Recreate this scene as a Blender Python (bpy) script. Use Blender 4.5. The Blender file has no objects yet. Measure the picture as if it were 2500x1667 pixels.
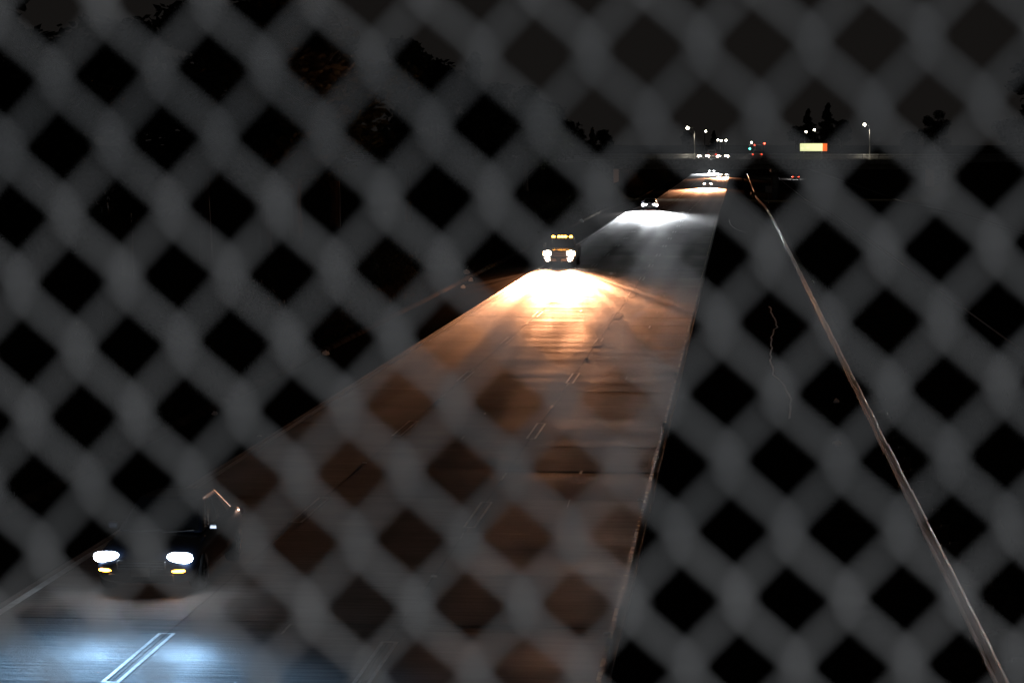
import bpy, bmesh, math, random
from mathutils import Vector, Matrix, Euler
R = math.radians
sc = bpy.context.scene
rng = random.Random(11)

# ------------------------------------------------------------------ camera
CAM_H = 7.84
cam_d = bpy.data.cameras.new('camera')
cam = bpy.data.objects.new('camera', cam_d)
sc.collection.objects.link(cam)
cam.location = (0, 0, CAM_H)
cam.rotation_euler = (R(90 - 4.798), 0, R(5.409))
cam_d.sensor_width = 36
cam_d.lens = 82.8
cam_d.clip_start = 0.05
cam_d.clip_end = 6000
cam_d.dof.use_dof = True
cam_d.dof.focus_distance = 130
cam_d.dof.aperture_fstop = 4.5
sc.camera = cam

# ------------------------------------------------------------------ night sky
w = bpy.data.worlds.new('World')
sc.world = w
w.use_nodes = True
nt = w.node_tree
nt.nodes.clear()
out = nt.nodes.new('ShaderNodeOutputWorld')
bg = nt.nodes.new('ShaderNodeBackground')
tc = nt.nodes.new('ShaderNodeTexCoord')
sp = nt.nodes.new('ShaderNodeSeparateXYZ')
rp = nt.nodes.new('ShaderNodeValToRGB')
nt.links.new(tc.outputs['Generated'], sp.inputs[0])
nt.links.new(sp.outputs['Z'], rp.inputs[0])
rp.color_ramp.elements[0].position = 0.0
rp.color_ramp.elements[0].color = (0.0110, 0.0098, 0.0090, 1)
rp.color_ramp.elements[1].position = 0.55
rp.color_ramp.elements[1].color = (0.0050, 0.0044, 0.0042, 1)
nt.links.new(rp.outputs[0], bg.inputs['Color'])
bg.inputs['Strength'].default_value = 0.68
nt.links.new(bg.outputs[0], out.inputs['Surface'])

# faint moonlight from behind the viewer
sd = bpy.data.lights.new('moon', 'SUN')
sd.energy = 0.006
sd.angle = R(0.5)
sd.color = (0.85, 0.92, 1.0)
so = bpy.data.objects.new('moon', sd)
so.rotation_euler = (R(55), 0, R(-25))
sc.collection.objects.link(so)

sc.view_settings.view_transform = 'Standard'
sc.view_settings.look = 'None'
sc.view_settings.exposure = 0
sc.view_settings.gamma = 1
sc.cycles.use_denoising = True
sc.cycles.denoiser = 'OPENIMAGEDENOISE'
sc.cycles.denoising_input_passes = 'RGB_ALBEDO_NORMAL'
sc.cycles.denoising_prefilter = 'ACCURATE'
sc.cycles.use_adaptive_sampling = True
sc.cycles.adaptive_threshold = 0.002
sc.cycles.max_bounces = 5
sc.cycles.volume_bounces = 0
sc.cycles.sample_clamp_indirect = 1.0

# ------------------------------------------------------------------ helpers
COL = sc.collection

def link(o, parent=None):
    COL.objects.link(o)
    if parent:
        o.parent = parent
    return o

def mobj(name, verts, faces, mat, parent=None, smooth=False):
    me = bpy.data.meshes.new(name)
    me.from_pydata([tuple(v) for v in verts], [], faces)
    me.update()
    if smooth:
        for p in me.polygons:
            p.use_smooth = True
    if mat:
        me.materials.append(mat)
    return link(bpy.data.objects.new(name, me), parent)

def tag(o, label=None, cat=None, group=None, kind=None):
    if label: o['label'] = label
    if cat: o['category'] = cat
    if group: o['group'] = group
    if kind: o['kind'] = kind
    return o

def empty(name, loc=(0, 0, 0), rz=0):
    o = bpy.data.objects.new(name, None)
    o.location = loc
    o.rotation_euler = (0, 0, rz)
    o.empty_display_size = 0.2
    return link(o)

def copy_tree(o, parent=None):
    c = o.copy()
    COL.objects.link(c)
    if parent:
        c.parent = parent
    for ch in list(o.children):
        copy_tree(ch, c)
    return c

class MB:
    """collects simple solids into one mesh"""
    def __init__(s):
        s.v, s.f = [], []
    def add(s, v, f):
        n = len(s.v)
        s.v += [Vector(p) for p in v]
        s.f += [tuple(i + n for i in q) for q in f]
        return s
    def box(s, c, d, rot=None, tx=1, ty=1):
        hx, hy, hz = d[0] / 2, d[1] / 2, d[2] / 2
        v = [Vector((x * (tx if z > 0 else 1), y * (ty if z > 0 else 1), z)) for z in (-hz, hz) for x, y in ((-hx, -hy), (hx, -hy), (hx, hy), (-hx, hy))]
        if rot: v = [Euler(rot).to_matrix() @ p for p in v]
        return s.add([p + Vector(c) for p in v], [(3, 2, 1, 0), (4, 5, 6, 7), (0, 1, 5, 4), (1, 2, 6, 5), (2, 3, 7, 6), (3, 0, 4, 7)])
    def tube(s, pts, rad, n=8, cap=True):
        pts = [Vector(p) for p in pts]
        if not hasattr(rad, '__len__'): rad = [rad] * len(pts)
        vs, fs = [], []
        prev = None
        for i, p in enumerate(pts):
            t = (pts[min(i + 1, len(pts) - 1)] - pts[max(i - 1, 0)]).normalized()
            a = prev - t * prev.dot(t) if prev else (Vector((1, 0, 0)) if abs(t.x) < .8 else Vector((0, 1, 0))).cross(t)
            a.normalize(); prev = a
            b = t.cross(a)
            vs += [p + (a * math.cos(2 * math.pi * k / n) + b * math.sin(2 * math.pi * k / n)) * rad[i] for k in range(n)]
        for i in range(len(pts) - 1):
            for k in range(n):
                k2 = (k + 1) % n
                fs.append((i * n + k, i * n + k2, (i + 1) * n + k2, (i + 1) * n + k))
        if cap:
            fs.append(tuple(range(n - 1, -1, -1)))
            fs.append(tuple((len(pts) - 1) * n + k for k in range(n)))
        return s.add(vs, fs)
    def loft(s, rings, close=True):
        n = len(rings[0]); vs = [p for r in rings for p in r]; fs = []
        for i in range(len(rings) - 1):
            for k in range(n):
                k2 = (k + 1) % n
                fs.append((i * n + k, i * n + k2, (i + 1) * n + k2, (i + 1) * n + k))
        if close:
            fs.append(tuple(range(n - 1, -1, -1)))
            fs.append(tuple((len(rings) - 1) * n + k for k in range(n)))
        return s.add(vs, fs)
    def ball(s, c, r, n=10, m=6, pw=1.0):
        rings = []
        for i in range(1, m):
            th = math.pi * i / m
            ring = []
            for k in range(n):
                a = 2 * math.pi * k / n
                sx = math.copysign(abs(math.cos(a)) ** pw, math.cos(a)); sy = math.copysign(abs(math.sin(a)) ** pw, math.sin(a))
                ring.append(Vector((c[0] + r[0] * sx * math.sin(th), c[1] + r[1] * math.cos(th), c[2] + r[2] * sy * math.sin(th))))
            rings.append(ring)
        return s.loft(rings)
    def build(s, name, mat, parent=None, smooth=False, bevel=0, subsurf=0):
        o = mobj(name, s.v, s.f, mat, parent, smooth)
        bm = bmesh.new(); bm.from_mesh(o.data); bmesh.ops.recalc_face_normals(bm, faces=bm.faces); bm.to_mesh(o.data); bm.free()
        if bevel:
            m = o.modifiers.new('bevel', 'BEVEL'); m.width = bevel; m.segments = 2; m.limit_method = 'ANGLE'
        if subsurf:
            m = o.modifiers.new('sub', 'SUBSURF'); m.levels = subsurf; m.render_levels = subsurf
        return o

# ------------------------------------------------------------------ materials
def mat(name, col, rough=.6, metal=0, spec=.5, emit=None, es=0):
    m = bpy.data.materials.new(name); m.use_nodes = True
    b = m.node_tree.nodes['Principled BSDF']
    b.inputs['Base Color'].default_value = (*col, 1)
    b.inputs['Roughness'].default_value = rough
    b.inputs['Metallic'].default_value = metal
    b.inputs['Specular IOR Level'].default_value = spec
    if emit:
        b.inputs['Emission Color'].default_value = (*emit, 1)
        b.inputs['Emission Strength'].default_value = es
    return m

def nodes(m):
    t = m.node_tree
    return t, t.nodes['Principled BSDF']

def noisy(name, c1, c2, scale=8, rough=.7, metal=0, bump=0, stretch=(1, 1, 1), spec=.5, detail=5, lo=.35, hi=.65, coord='Object', grain=0):
    m = mat(name, c1, rough, metal, spec)
    t, b = nodes(m)
    tc = t.nodes.new('ShaderNodeTexCoord'); mp = t.nodes.new('ShaderNodeMapping')
    mp.inputs['Scale'].default_value = stretch
    n = t.nodes.new('ShaderNodeTexNoise'); n.inputs['Scale'].default_value = scale; n.inputs['Detail'].default_value = detail
    r = t.nodes.new('ShaderNodeValToRGB')
    r.color_ramp.elements[0].position = lo; r.color_ramp.elements[0].color = (*c1, 1)
    r.color_ramp.elements[1].position = hi; r.color_ramp.elements[1].color = (*c2, 1)
    t.links.new(tc.outputs[coord], mp.inputs[0]); t.links.new(mp.outputs[0], n.inputs['Vector'])
    t.links.new(n.outputs['Fac'], r.inputs[0]); t.links.new(r.outputs[0], b.inputs['Base Color'])
    if bump:
        bp = t.nodes.new('ShaderNodeBump'); bp.inputs['Strength'].default_value = bump; bp.inputs['Distance'].default_value = .005
        src = n
        if grain:
            src = t.nodes.new('ShaderNodeTexNoise'); src.inputs['Scale'].default_value = grain; src.inputs['Detail'].default_value = 3
            t.links.new(mp.outputs[0], src.inputs['Vector']); bp.inputs['Distance'].default_value = .03
        t.links.new(src.outputs['Fac'], bp.inputs['Height']); t.links.new(bp.outputs[0], b.inputs['Normal'])
    return m

def concrete_road():
    m = mat('road_concrete', (.2, .19, .18), .55, 0, .30)
    t, b = nodes(m); N = t.nodes; L = t.links
    geo = N.new('ShaderNodeNewGeometry'); sep = N.new('ShaderNodeSeparateXYZ'); L.new(geo.outputs['Position'], sep.inputs[0])
    def noise(stretch, scale, detail=4):
        mp = N.new('ShaderNodeMapping'); mp.inputs['Scale'].default_value = stretch
        L.new(geo.outputs['Position'], mp.inputs[0])
        n = N.new('ShaderNodeTexNoise'); n.inputs['Scale'].default_value = scale; n.inputs['Detail'].default_value = detail
        L.new(mp.outputs[0], n.inputs['Vector']); return n.outputs['Fac']
    def math_(op, a, bb, c=None):
        q = N.new('ShaderNodeMath'); q.operation = op
        for i, x in enumerate((a, bb, c)):
            if x is None: continue
            if isinstance(x, (int, float)): q.inputs[i].default_value = x
            else: L.new(x, q.inputs[i])
        return q.outputs[0]
    def ramp(x, a, bb, va=0, vb=1):
        q = N.new('ShaderNodeMapRange'); q.interpolation_type = 'SMOOTHSTEP'
        q.inputs['From Min'].default_value = a; q.inputs['From Max'].default_value = bb
        q.inputs['To Min'].default_value = va; q.inputs['To Max'].default_value = vb
        L.new(x, q.inputs['Value']); return q.outputs[0]
    tine = noise((.06, 1, 1), 10, 4)        # transverse broom and tining marks
    broad = noise((.12, .55, 1), 1.0, 3)    # broader transverse wear
    blot = noise((1, .25, 1), .55, 5)       # stains drawn out along the lane
    fine = noise((1, 1, 1), 45, 3)
    # wheel tracks: two worn bands per lane, one oil-darkened strip between them
    lane = math_('MODULO', math_('ADD', sep.outputs['X'], 14.0 + 5.45 + 3.66 * 3 - 14.0), 3.66)
    ph = math_('MULTIPLY', lane, 2 * math.pi / 1.83)
    track = math_('COSINE', ph, 0.0)
    oil = ramp(math_('ABSOLUTE', math_('SUBTRACT', lane, 1.83), 0), .15, .75, 1, 0)
    v = math_('MULTIPLY', ramp(tine, .3, .7, .72, 1.16), ramp(broad, .3, .72, .70, 1.2))
    v = math_('MULTIPLY', v, ramp(blot, .25, .75, .68, 1.15))
    v = math_('MULTIPLY', v, ramp(track, -1, 1, 1.06, .90))
    v = math_('MULTIPLY', v, math_('SUBTRACT', 1, math_('MULTIPLY', oil, .28)))
    v = math_('MULTIPLY', v, ramp(fine, .3, .7, .8, 1.15))
    oi = N.new('ShaderNodeObjectInfo')
    v = math_('MULTIPLY', v, ramp(oi.outputs['Random'], 0, 1, .74, 1.16))
    cm = N.new('ShaderNodeMix'); cm.data_type = 'RGBA'; cm.blend_type = 'MULTIPLY'; cm.inputs['Factor'].default_value = 1
    cm.inputs[6].default_value = (.235, .215, .195, 1)
    cb = N.new('ShaderNodeCombineColor')
    for i in range(3): L.new(v, cb.inputs[i])
    L.new(cb.outputs[0], cm.inputs[7]); L.new(cm.outputs[2], b.inputs['Base Color'])
    rr = math_('ADD', ramp(broad, .3, .7, .66, .84), math_('MULTIPLY', track, .04))
    L.new(rr, b.inputs['Roughness'])
    # relief: grooves across the lane plus coarse grain with stray glinting stones
    vor = N.new('ShaderNodeTexVoronoi'); vor.inputs['Scale'].default_value = 16
    L.new(geo.outputs['Position'], vor.inputs['Vector'])
    h = math_('ADD', math_('MULTIPLY', tine, .9), math_('ADD', math_('MULTIPLY', fine, .35), math_('MULTIPLY', vor.outputs['Distance'], .2)))
    bp = N.new('ShaderNodeBump'); bp.inputs['Strength'].default_value = .6; bp.inputs['Distance'].default_value = .03
    L.new(h, bp.inputs['Height']); L.new(bp.outputs[0], b.inputs['Normal'])
    return m

M = {}
M['concrete'] = concrete_road()
M['asphalt'] = noisy('asphalt', (.012, .011, .010), (.034, .030, .027), 30, .95, bump=.4, spec=0)
M['joint'] = noisy('joint_filler', (.012, .012, .012), (.03, .028, .026), 20, .9)
M['dirt'] = noisy('dirt', (.022, .018, .014), (.05, .042, .032), 3, .95, bump=.5, spec=0)
M['berm'] = noisy('berm', (.03, .026, .022), (.10, .085, .07), 1.6, .9, bump=.3, spec=0)
M['grass'] = noisy('dry_grass', (.016, .018, .008), (.04, .04, .018), 2, .9)
M['leaf'] = noisy('leaf', (.020, .030, .013), (.045, .055, .022), 1.2, .7)
M['leaf2'] = noisy('leaf_dark', (.014, .022, .012), (.032, .042, .02), 1.0, .7)
M['bark'] = noisy('bark', (.04, .03, .022), (.08, .06, .045), 8, .9, stretch=(4, 4, .6), bump=.5)
M['paint_white'] = noisy('worn_white_paint', (.42, .41, .38), (.78, .77, .74), 9, .6, lo=.36, hi=.5, bump=.8, grain=14, spec=.25)
M['paint_edge'] = noisy('edge_paint', (.6, .58, .54), (.8, .79, .76), 5, .55, lo=.35, hi=.55, bump=.8, grain=14, spec=.25)
M['paint_yellow'] = noisy('worn_yellow_paint', (.12, .10, .08), (.50, .42, .28), 2.2, .6, lo=.50, hi=.56, bump=.8, grain=14, spec=.25)
M['patch'] = noisy('tar_patch', (.02, .02, .02), (.05, .045, .04), 6, .7)
M['seal'] = noisy('pale_seal_lit_edge', (.16, .15, .13), (.5, .47, .42), 5, .5, lo=.35, hi=.6, bump=.8, grain=14)  # sealant colour, also used for the painted highlight along the paved edge
M['galv'] = noisy('warm_tinted_steel', (.50, .42, .37), (.76, .68, .61), 5, .36, metal=.55, stretch=(1, .15, 6), bump=.05)  # coppery tint of the headlights is put into the steel colour
M['wood'] = noisy('treated_post', (.05, .04, .03), (.09, .075, .055), 10, .85, stretch=(3, 3, .4))
M['wire'] = noisy('galvanised_wire', (.26, .28, .30), (.78, .79, .81), 7, .5, metal=0, spec=.5, detail=3, lo=.30, hi=.68)
M['struct'] = noisy('structure_concrete', (.20, .19, .18), (.33, .32, .30), 2.2, .85, bump=.2)
M['steel'] = noisy('grey_steel', (.25, .25, .25), (.36, .36, .36), 6, .5, metal=.5)
M['tyre'] = mat('tyre', (.018, .018, .018), .85)
M['rim'] = noisy('alloy', (.35, .35, .36), (.5, .5, .5), 10, .35, metal=.9)
M['glass'] = mat('car_glass', (.012, .014, .016), .06, 0, .6)
M['chrome'] = mat('chrome', (.6, .6, .6), .18, 1)
M['trim'] = noisy('black_trim', (.012, .012, .012), (.022, .022, .022), 20, .6)
M['plate'] = noisy('plate', (.5, .5, .5), (.62, .62, .6), 30, .5)
for nm, c in dict(navy=(.012, .018, .035), charcoal=(.03, .031, .033), maroon=(.06, .012, .012), silver=(.28, .29, .30), tan=(.2, .17, .13), black=(.012, .012, .013), white=(.6, .6, .58)).items():
    m = noisy('car_paint_' + nm, tuple(.94 * x for x in c), c, 40, .32, metal=.25, spec=.5)
    m.node_tree.nodes['Principled BSDF'].inputs['Coat Weight'].default_value = .6
    m.node_tree.nodes['Principled BSDF'].inputs['Coat Roughness'].default_value = .08
    M['car_' + nm] = m

def glow(name, col, s):
    m = mat(name, tuple(min(1, x) for x in col), .3, emit=col, es=s)
    m.cycles.emission_sampling = 'NONE'      # small lenses; the beams themselves are lamps
    return m
M['lamp_cool'] = glow('headlamp_cool', (.70, .84, 1.0), 70)
M['lamp_cool'].cycles.emission_sampling = 'AUTO'
M['lamp_white'] = glow('headlamp_white', (.90, .94, 1.0), 90)
M['lamp_warm'] = glow('headlamp_warm', (1.0, .80, .62), 90)
M['amber'] = glow('amber_lamp', (1.0, .36, .03), 40)
M['glow_box'] = glow('headlamp_glow_box', (1.0, .55, .25), 5)  # for the glowing boxes added beside the truck headlights
M['tail'] = glow('tail_lamp', (1.0, .05, .02), 14)
M['taildim'] = mat('tail_lens', (.25, .01, .01), .25)
M['street'] = glow('street_lamp_lens', (1.0, .93, .72), 45)
M['sig_green'] = glow('signal_green', (.05, 1.0, .62), 22)
M['sig_red'] = glow('signal_red', (1.0, .06, .03), 22)
M['sig_off'] = mat('signal_off', (.03, .03, .02), .4)
M['sign_cream'] = glow('sign_cream', (.88, .92, .46), 1.25)
M['sign_orange'] = glow('sign_orange', (1.0, .17, .03), 1.1)

# ------------------------------------------------------------------ terrain and road
def sm(a, b, x):
    t = max(0, min(1, (x - a) / (b - a))); return t * t * (3 - 2 * t)

def P(y):
    """height of the freeway along its length: level, then a slight dip under the far overpass"""
    return -.9 * sm(260, 380, y)

DECK = 5.1
def gz(x, y):
    p = P(y)
    far = sm(318, 372, y)
    end = sm(1010, 1060, y)
    if x < -15.5:
        h = p - .05 + 2.6 * sm(-15.5, -27, x)
        h2 = p + (DECK - .15 - p) * sm(-16, -24, x)
        g = h * (1 - far) + h2 * far
    elif x > 27:
        h = p - .1 + 2.8 * sm(27, 40, x)
        h2 = p + (DECK - .15 - p) * sm(28, 37, x)
        g = h * (1 - far) + h2 * far
    elif x <= 1.5 or 10.5 <= x <= 25.5: g = p - .30
    else: g = p - .10 - .12 * math.sin(max(0, min(1, (x - 1.5) / 9)) * math.pi)
    return g * (1 - end) + (DECK - .15) * end

xs = [-1500, -500, -200, -100, -60, -45, -36, -30, -27, -24, -22, -20, -18.5, -17, -16.2, -15.5, -15.2, -8, 0, 1.5, 1.72, 2.5, 3.6, 5, 7, 9, 10.3, 10.6, 18, 25.4, 25.8, 27, 29, 31, 33, 36, 40, 50, 70, 120, 250, 600, 1500]
ys = [-40, 10] + list(range(24, 160, 6)) + list(range(160, 700, 14)) + [720, 760, 820, 900, 1000, 1020, 1040, 1065, 1200, 1600, 2400, 4000]
gv = [(x, y, gz(x, y)) for y in ys for x in xs]
nx = len(xs)
gf = [(j * nx + i, j * nx + i + 1, (j + 1) * nx + i + 1, (j + 1) * nx + i) for j in range(len(ys) - 1) for i in range(nx - 1)]
tag(mobj('ground', gv, gf, M['dirt'], smooth=True), kind='structure', label='dark dirt verge and median beside the freeway')

road = tag(empty('freeway_road'), kind='structure', label='three lane concrete freeway with transverse joints')
COLS = [(-12.48, -9.04), (-9.04, -5.40), (-5.40, -1.76)]
LEN = 4.57
TH = .25
def slab_mesh(wd, ln):
    b = bmesh.new()
    bmesh.ops.create_cube(b, size=1, matrix=Matrix.Translation((0, 0, -TH / 2)) @ Matrix.Diagonal((wd - .008, ln - .012, TH, 1)))
    bmesh.ops.bevel(b, geom=[e for e in b.edges if all(v.co.z > -.01 for v in e.verts)], offset=.005, segments=1, affect='EDGES')
    me = bpy.data.meshes.new('slab'); b.to_mesh(me); b.free(); me.materials.append(M['concrete']); return me
NEAR0, NROW = 24.0, 31
for (a, b_) in COLS:
    me = slab_mesh(b_ - a, LEN)
    for k in range(NROW):
        o = bpy.data.objects.new('slab', me)
        o.location = ((a + b_) / 2, NEAR0 + LEN * (k + .5), rng.uniform(-.0018, .0018))
        o.rotation_euler = (R(rng.uniform(-.02, .02)), R(rng.uniform(-.015, .015)), 0)
        link(o, road)
# joint bed below the slabs
bed = MB(); bed.box((-7.13, NEAR0 + LEN * NROW / 2, -.16), (10.66, LEN * NROW, .14)); bed.build('joint_bed', M['joint'], road)
# far concrete, one sheet per lane with its joints as real gaps while they can be told apart
FAR0 = NEAR0 + LEN * NROW
ysf = [FAR0]
while ysf[-1] < 330: ysf.append(ysf[-1] + LEN)
ysl = list(range(int(ysf[-1]) + 10, 1000, 10))
v, f = [], []
for (a, b_) in COLS:
    for i in range(len(ysf) - 1):
        n = len(v)
        dz = rng.uniform(-.004, .004)
        y0, y1 = ysf[i] + .012, ysf[i + 1] - .012
        v += [(a + .008, y0, P(y0) + dz), (b_ - .008, y0, P(y0) + dz), (b_ - .008, y1, P(y1) + dz), (a + .008, y1, P(y1) + dz)]
        f.append((n, n + 1, n + 2, n + 3))
yy = [ysf[-1]] + ysl
for i in range(len(yy) - 1):
    n = len(v)
    v += [(-12.48, yy[i], P(yy[i])), (-1.76, yy[i], P(yy[i])), (-1.76, yy[i + 1], P(yy[i + 1])), (-12.48, yy[i + 1], P(yy[i + 1]))]
    f.append((n, n + 1, n + 2, n + 3))
tag(mobj('distant_slab', v, f, M['concrete'], road), kind='stuff')
yb = [FAR0] + list(range(180, 340, 10))
v = [(x, y, P(y) - .06) for y in yb for x in (-12.48, -1.78)]
mobj('joint_bed', v, [(2 * i, 2 * i + 1, 2 * i + 3, 2 * i + 2) for i in range(len(yb) - 1)], M['joint'], road)

def strip(name, x0, x1, y0, y1, step, m, parent, dz=.004, wob=0):
    n = max(1, int((y1 - y0) / step)); v = []
    for i in range(n + 1):
        y = y0 + (y1 - y0) * i / n; s = rng.uniform(-wob, wob) if wob else 0
        v += [(x0 + s, y, P(y) + dz), (x1 + s, y, P(y) + dz)]
    return mobj(name, v, [(2 * i, 2 * i + 1, 2 * i + 3, 2 * i + 2) for i in range(n)], m, parent)

tag(strip('inner_shoulder', -1.742, 1.62, 20, 1000, 5, M['asphalt'], None, dz=-.004), kind='structure', label='dark asphalt shoulder between the inner lane and the median')
# asphalt shoulder and dike on the far verge
sh = tag(strip('shoulder', -15.3, -12.49, 20, 1000, 5, M['asphalt'], None, dz=-.006), kind='structure', label='dark asphalt shoulder beside the outer freeway lane')
v = []; yk = [24 + 2.2 * i for i in range(250)]
for y in yk:
    p = P(y); j = rng.uniform(-.03, .03)
    v += [(-15.30 + j, y, p - .02), (-15.36 + j, y, p + .12), (-15.50 + j, y, p + .15), (-15.66 + j, y, p + .10), (-15.8, y, p - .08)]
f = [(5 * i + k, 5 * i + k + 1, 5 * i + k + 6, 5 * i + k + 5) for i in range(len(yk) - 1) for k in range(4)]
tag(mobj('kerb', v, f, M['berm'], smooth=True), kind='structure', label='low pale dike along the shoulder edge')

# lane markings: worn stripes that survive mostly as their two edges
def dash_mesh(ln, wd, fill):
    b = MB()
    e = .06
    for s in (-1, 1): b.add([(s * wd / 2 - e / 2, -ln / 2, 0), (s * wd / 2 + e / 2, -ln / 2, 0), (s * wd / 2 + e / 2, ln / 2, 0), (s * wd / 2 - e / 2, ln / 2, 0)], [(0, 1, 2, 3)])
    for s in (-1, 1): b.add([(-wd / 2 + e / 2, s * (ln / 2 - .03) - .03, 0), (wd / 2 - e / 2, s * (ln / 2 - .03) - .03, 0), (wd / 2 - e / 2, s * (ln / 2 - .03) + .03, 0), (-wd / 2 + e / 2, s * (ln / 2 - .03) + .03, 0)], [(0, 1, 2, 3)])
    me = bpy.data.meshes.new('lane_marking'); me.from_pydata([tuple(p) for p in b.v], [], b.f); me.materials.append(M['paint_white']); return me
dm = dash_mesh(3.5, .22, 0)
for lx, ph in ((-9.04, 34.9), (-5.38, 34.6)):
    for k in range(16):
        y = ph + 14.63 * k
        o = bpy.data.objects.new('lane_marking', dm); o.location = (lx, y, .008 + P(y)); link(o, road)
v, f = [], []
for lx, ph in ((-9.04, 34.9), (-5.38, 34.6)):
    for k in range(16, 40):
        y = ph + 14.63 * k; n = len(v)
        v += [(lx - .1, y - 1.7, P(y - 1.7) + .012), (lx + .1, y - 1.7, P(y - 1.7) + .012), (lx + .1, y + 1.7, P(y + 1.7) + .012), (lx - .1, y + 1.7, P(y + 1.7) + .012)]
        f.append((n, n + 1, n + 2, n + 3))
tag(mobj('distant_marking', v, f, M['paint_white'], road), kind='stuff')
for x, y, l in ((-5.30, 107.0, 3.4), (-5.28, 122.5, 4.0), (-5.32, 92.0, 2.2), (-9.0, 131.0, 2.4), (-8.95, 117.0, 1.8)):
    strip('tar_patch', x - .17, x + .17, y - l / 2, y + l / 2, .6, M['patch'], road, dz=.010, wob=.02)
strip('edge_line', -12.31, -12.16, 22, 700, 3, M['paint_edge'], road, dz=.009, wob=.008)
strip('edge_line', -1.97, -1.90, 22, 700, 3, M['paint_yellow'], road, dz=.009, wob=.008)
# sealant along the lane joints, mostly gone
for lx in (-9.04, -5.40, -7.2, -3.6):
    y = 30.0
    while y < 150:
        l = rng.uniform(.3, 1.6)
        if rng.random() < .3:
            strip('joint_sealant', lx - .02 + rng.uniform(-.03, .03), lx + .02, y, y + l, .3, M['seal'], road, dz=.0095, wob=.02)
        y += l + rng.uniform(1.5, 5)
# pale strip painted as light caught on the ragged paved edge, and a stray curved seal line
def ribbon(name, pts, wd, m, parent, dz=.012):
    v = []
    for i, p in enumerate(pts):
        q = Vector(pts[min(i + 1, len(pts) - 1)]) - Vector(pts[max(0, i - 1)]); nrm = Vector((q.y, -q.x)).normalized()
        for s in (-1, 1): v.append((p[0] + nrm.x * wd / 2 * s, p[1] + nrm.y * wd / 2 * s, P(p[1]) + dz))
    return mobj(name, v, [(2 * i, 2 * i + 1, 2 * i + 3, 2 * i + 2) for i in range(len(pts) - 1)], m, parent)
pts = []; x = 1.7
yv = 114.0
while yv > 66:
    tgt = 1.70 if yv > 100 else (1.34 if yv > 80 else 1.7)
    x += (tgt - x) * .25 + rng.uniform(-.07, .07); pts.append((min(x, 1.9), yv)); yv -= 1.3
pl = [(p[0], p[1]) for p in pts]
v = []
for p in pl:
    v += [(p[0] - .03, p[1], .02), (p[0] + .03, p[1], .03)]
mobj('lit_edge_strip', v, [(2 * i, 2 * i + 1, 2 * i + 3, 2 * i + 2) for i in range(len(pl) - 1)], M['seal'], road)
ribbon('curved_seal', [(-.6 + 1.9 * (1 - math.cos(t * math.pi / 2)), 244 - 34 * math.sin(t * math.pi / 2)) for t in [i / 14 for i in range(15)]], .10, M['seal'], road, dz=.014)
# raised reflective markers on the inner edge and lanes
mm = MB().box((0, 0, .012), (.12, .12, .024), tx=.6, ty=.6)
m0 = mm.build('raised_marker', M['paint_white'], road)
spots = [(-2.05, 51.6), (-2.0, 37.3), (-9.05, 57.0), (-9.0, 71.5), (-5.4, 42.0), (-5.4, 86.0), (-5.4, 100.6), (-12.7, 62), (-1.95, 66), (-2.0, 80.5)]
for i, (x, y) in enumerate(spots):
    o = m0 if i == 0 else m0.copy()
    if i: COL.objects.link(o)
    o.location = (x, y, .004)
# opposite carriageway
tag(strip('opposite_road', 10.5, 25.5, 0, 1000, 8, M['asphalt'], None, dz=0), kind='structure', label='dark asphalt carriageway across the median')
for x in (10.9, 25.1):
    strip('carriageway_edge_line', x - .06, x + .06, 20, 900, 8, M['paint_white'], road, dz=.006)

# ------------------------------------------------------------------ far overpass
OV = 378.0
ob = tag(empty('overpass_bridge', (0, OV, 0)), 'dark concrete overpass crossing the freeway under the distant street lamps', 'bridge')
W0, W1 = -70.0, 90.0
deckm = MB(); deckm.box(((W0 + W1) / 2, 9, DECK - .25), (W1 - W0, 18, .5)); deckm.build('deck', M['struct'], ob)
for i in range(6): MB().box(((W0 + W1) / 2, 1.2 + i * 3.1, DECK - .93), (W1 - W0, .45, .82), tx=1, ty=.6).build('girder', M['struct'], ob)
for y in (.15, 17.85): MB().box(((W0 + W1) / 2, y, DECK + .11), (W1 - W0, .3, .22)).build('parapet', M['struct'], ob, bevel=.02)
for y in (.15, 17.85):
    for z in (.42, .68, .98): MB().tube([(W0, y, DECK + z), (W1, y, DECK + z)], .045, 6).build('railing', M['steel'], ob)
pm = MB().box((0, 0, .40), (.10, .10, .80)).build('railing_post', M['steel'], ob); pm.location = (W0, .15, DECK + .2)
k = W0 + 2.5
while k <= W1:
    o = pm.copy(); COL.objects.link(o); o.location = (k, .15, DECK + .2); k += 2.5
for y in (3, 9, 15): MB().tube([(6.4, y, -1.6), (6.4, y, DECK - 1.34)], .55, 12).build('pier_column', M['struct'], ob, smooth=True)
MB().box((6.4, 9, DECK - 1.6), (1.5, 15.5, .5)).build('pier_cap', M['struct'], ob)
MB().box((-20.6, 9, 1.4), (2.2, 17.5, 5.8)).build('abutment', M['struct'], ob)
MB().box((32.4, 9, 1.4), (2.2, 17.5, 5.8)).build('abutment', M['struct'], ob)

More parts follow.
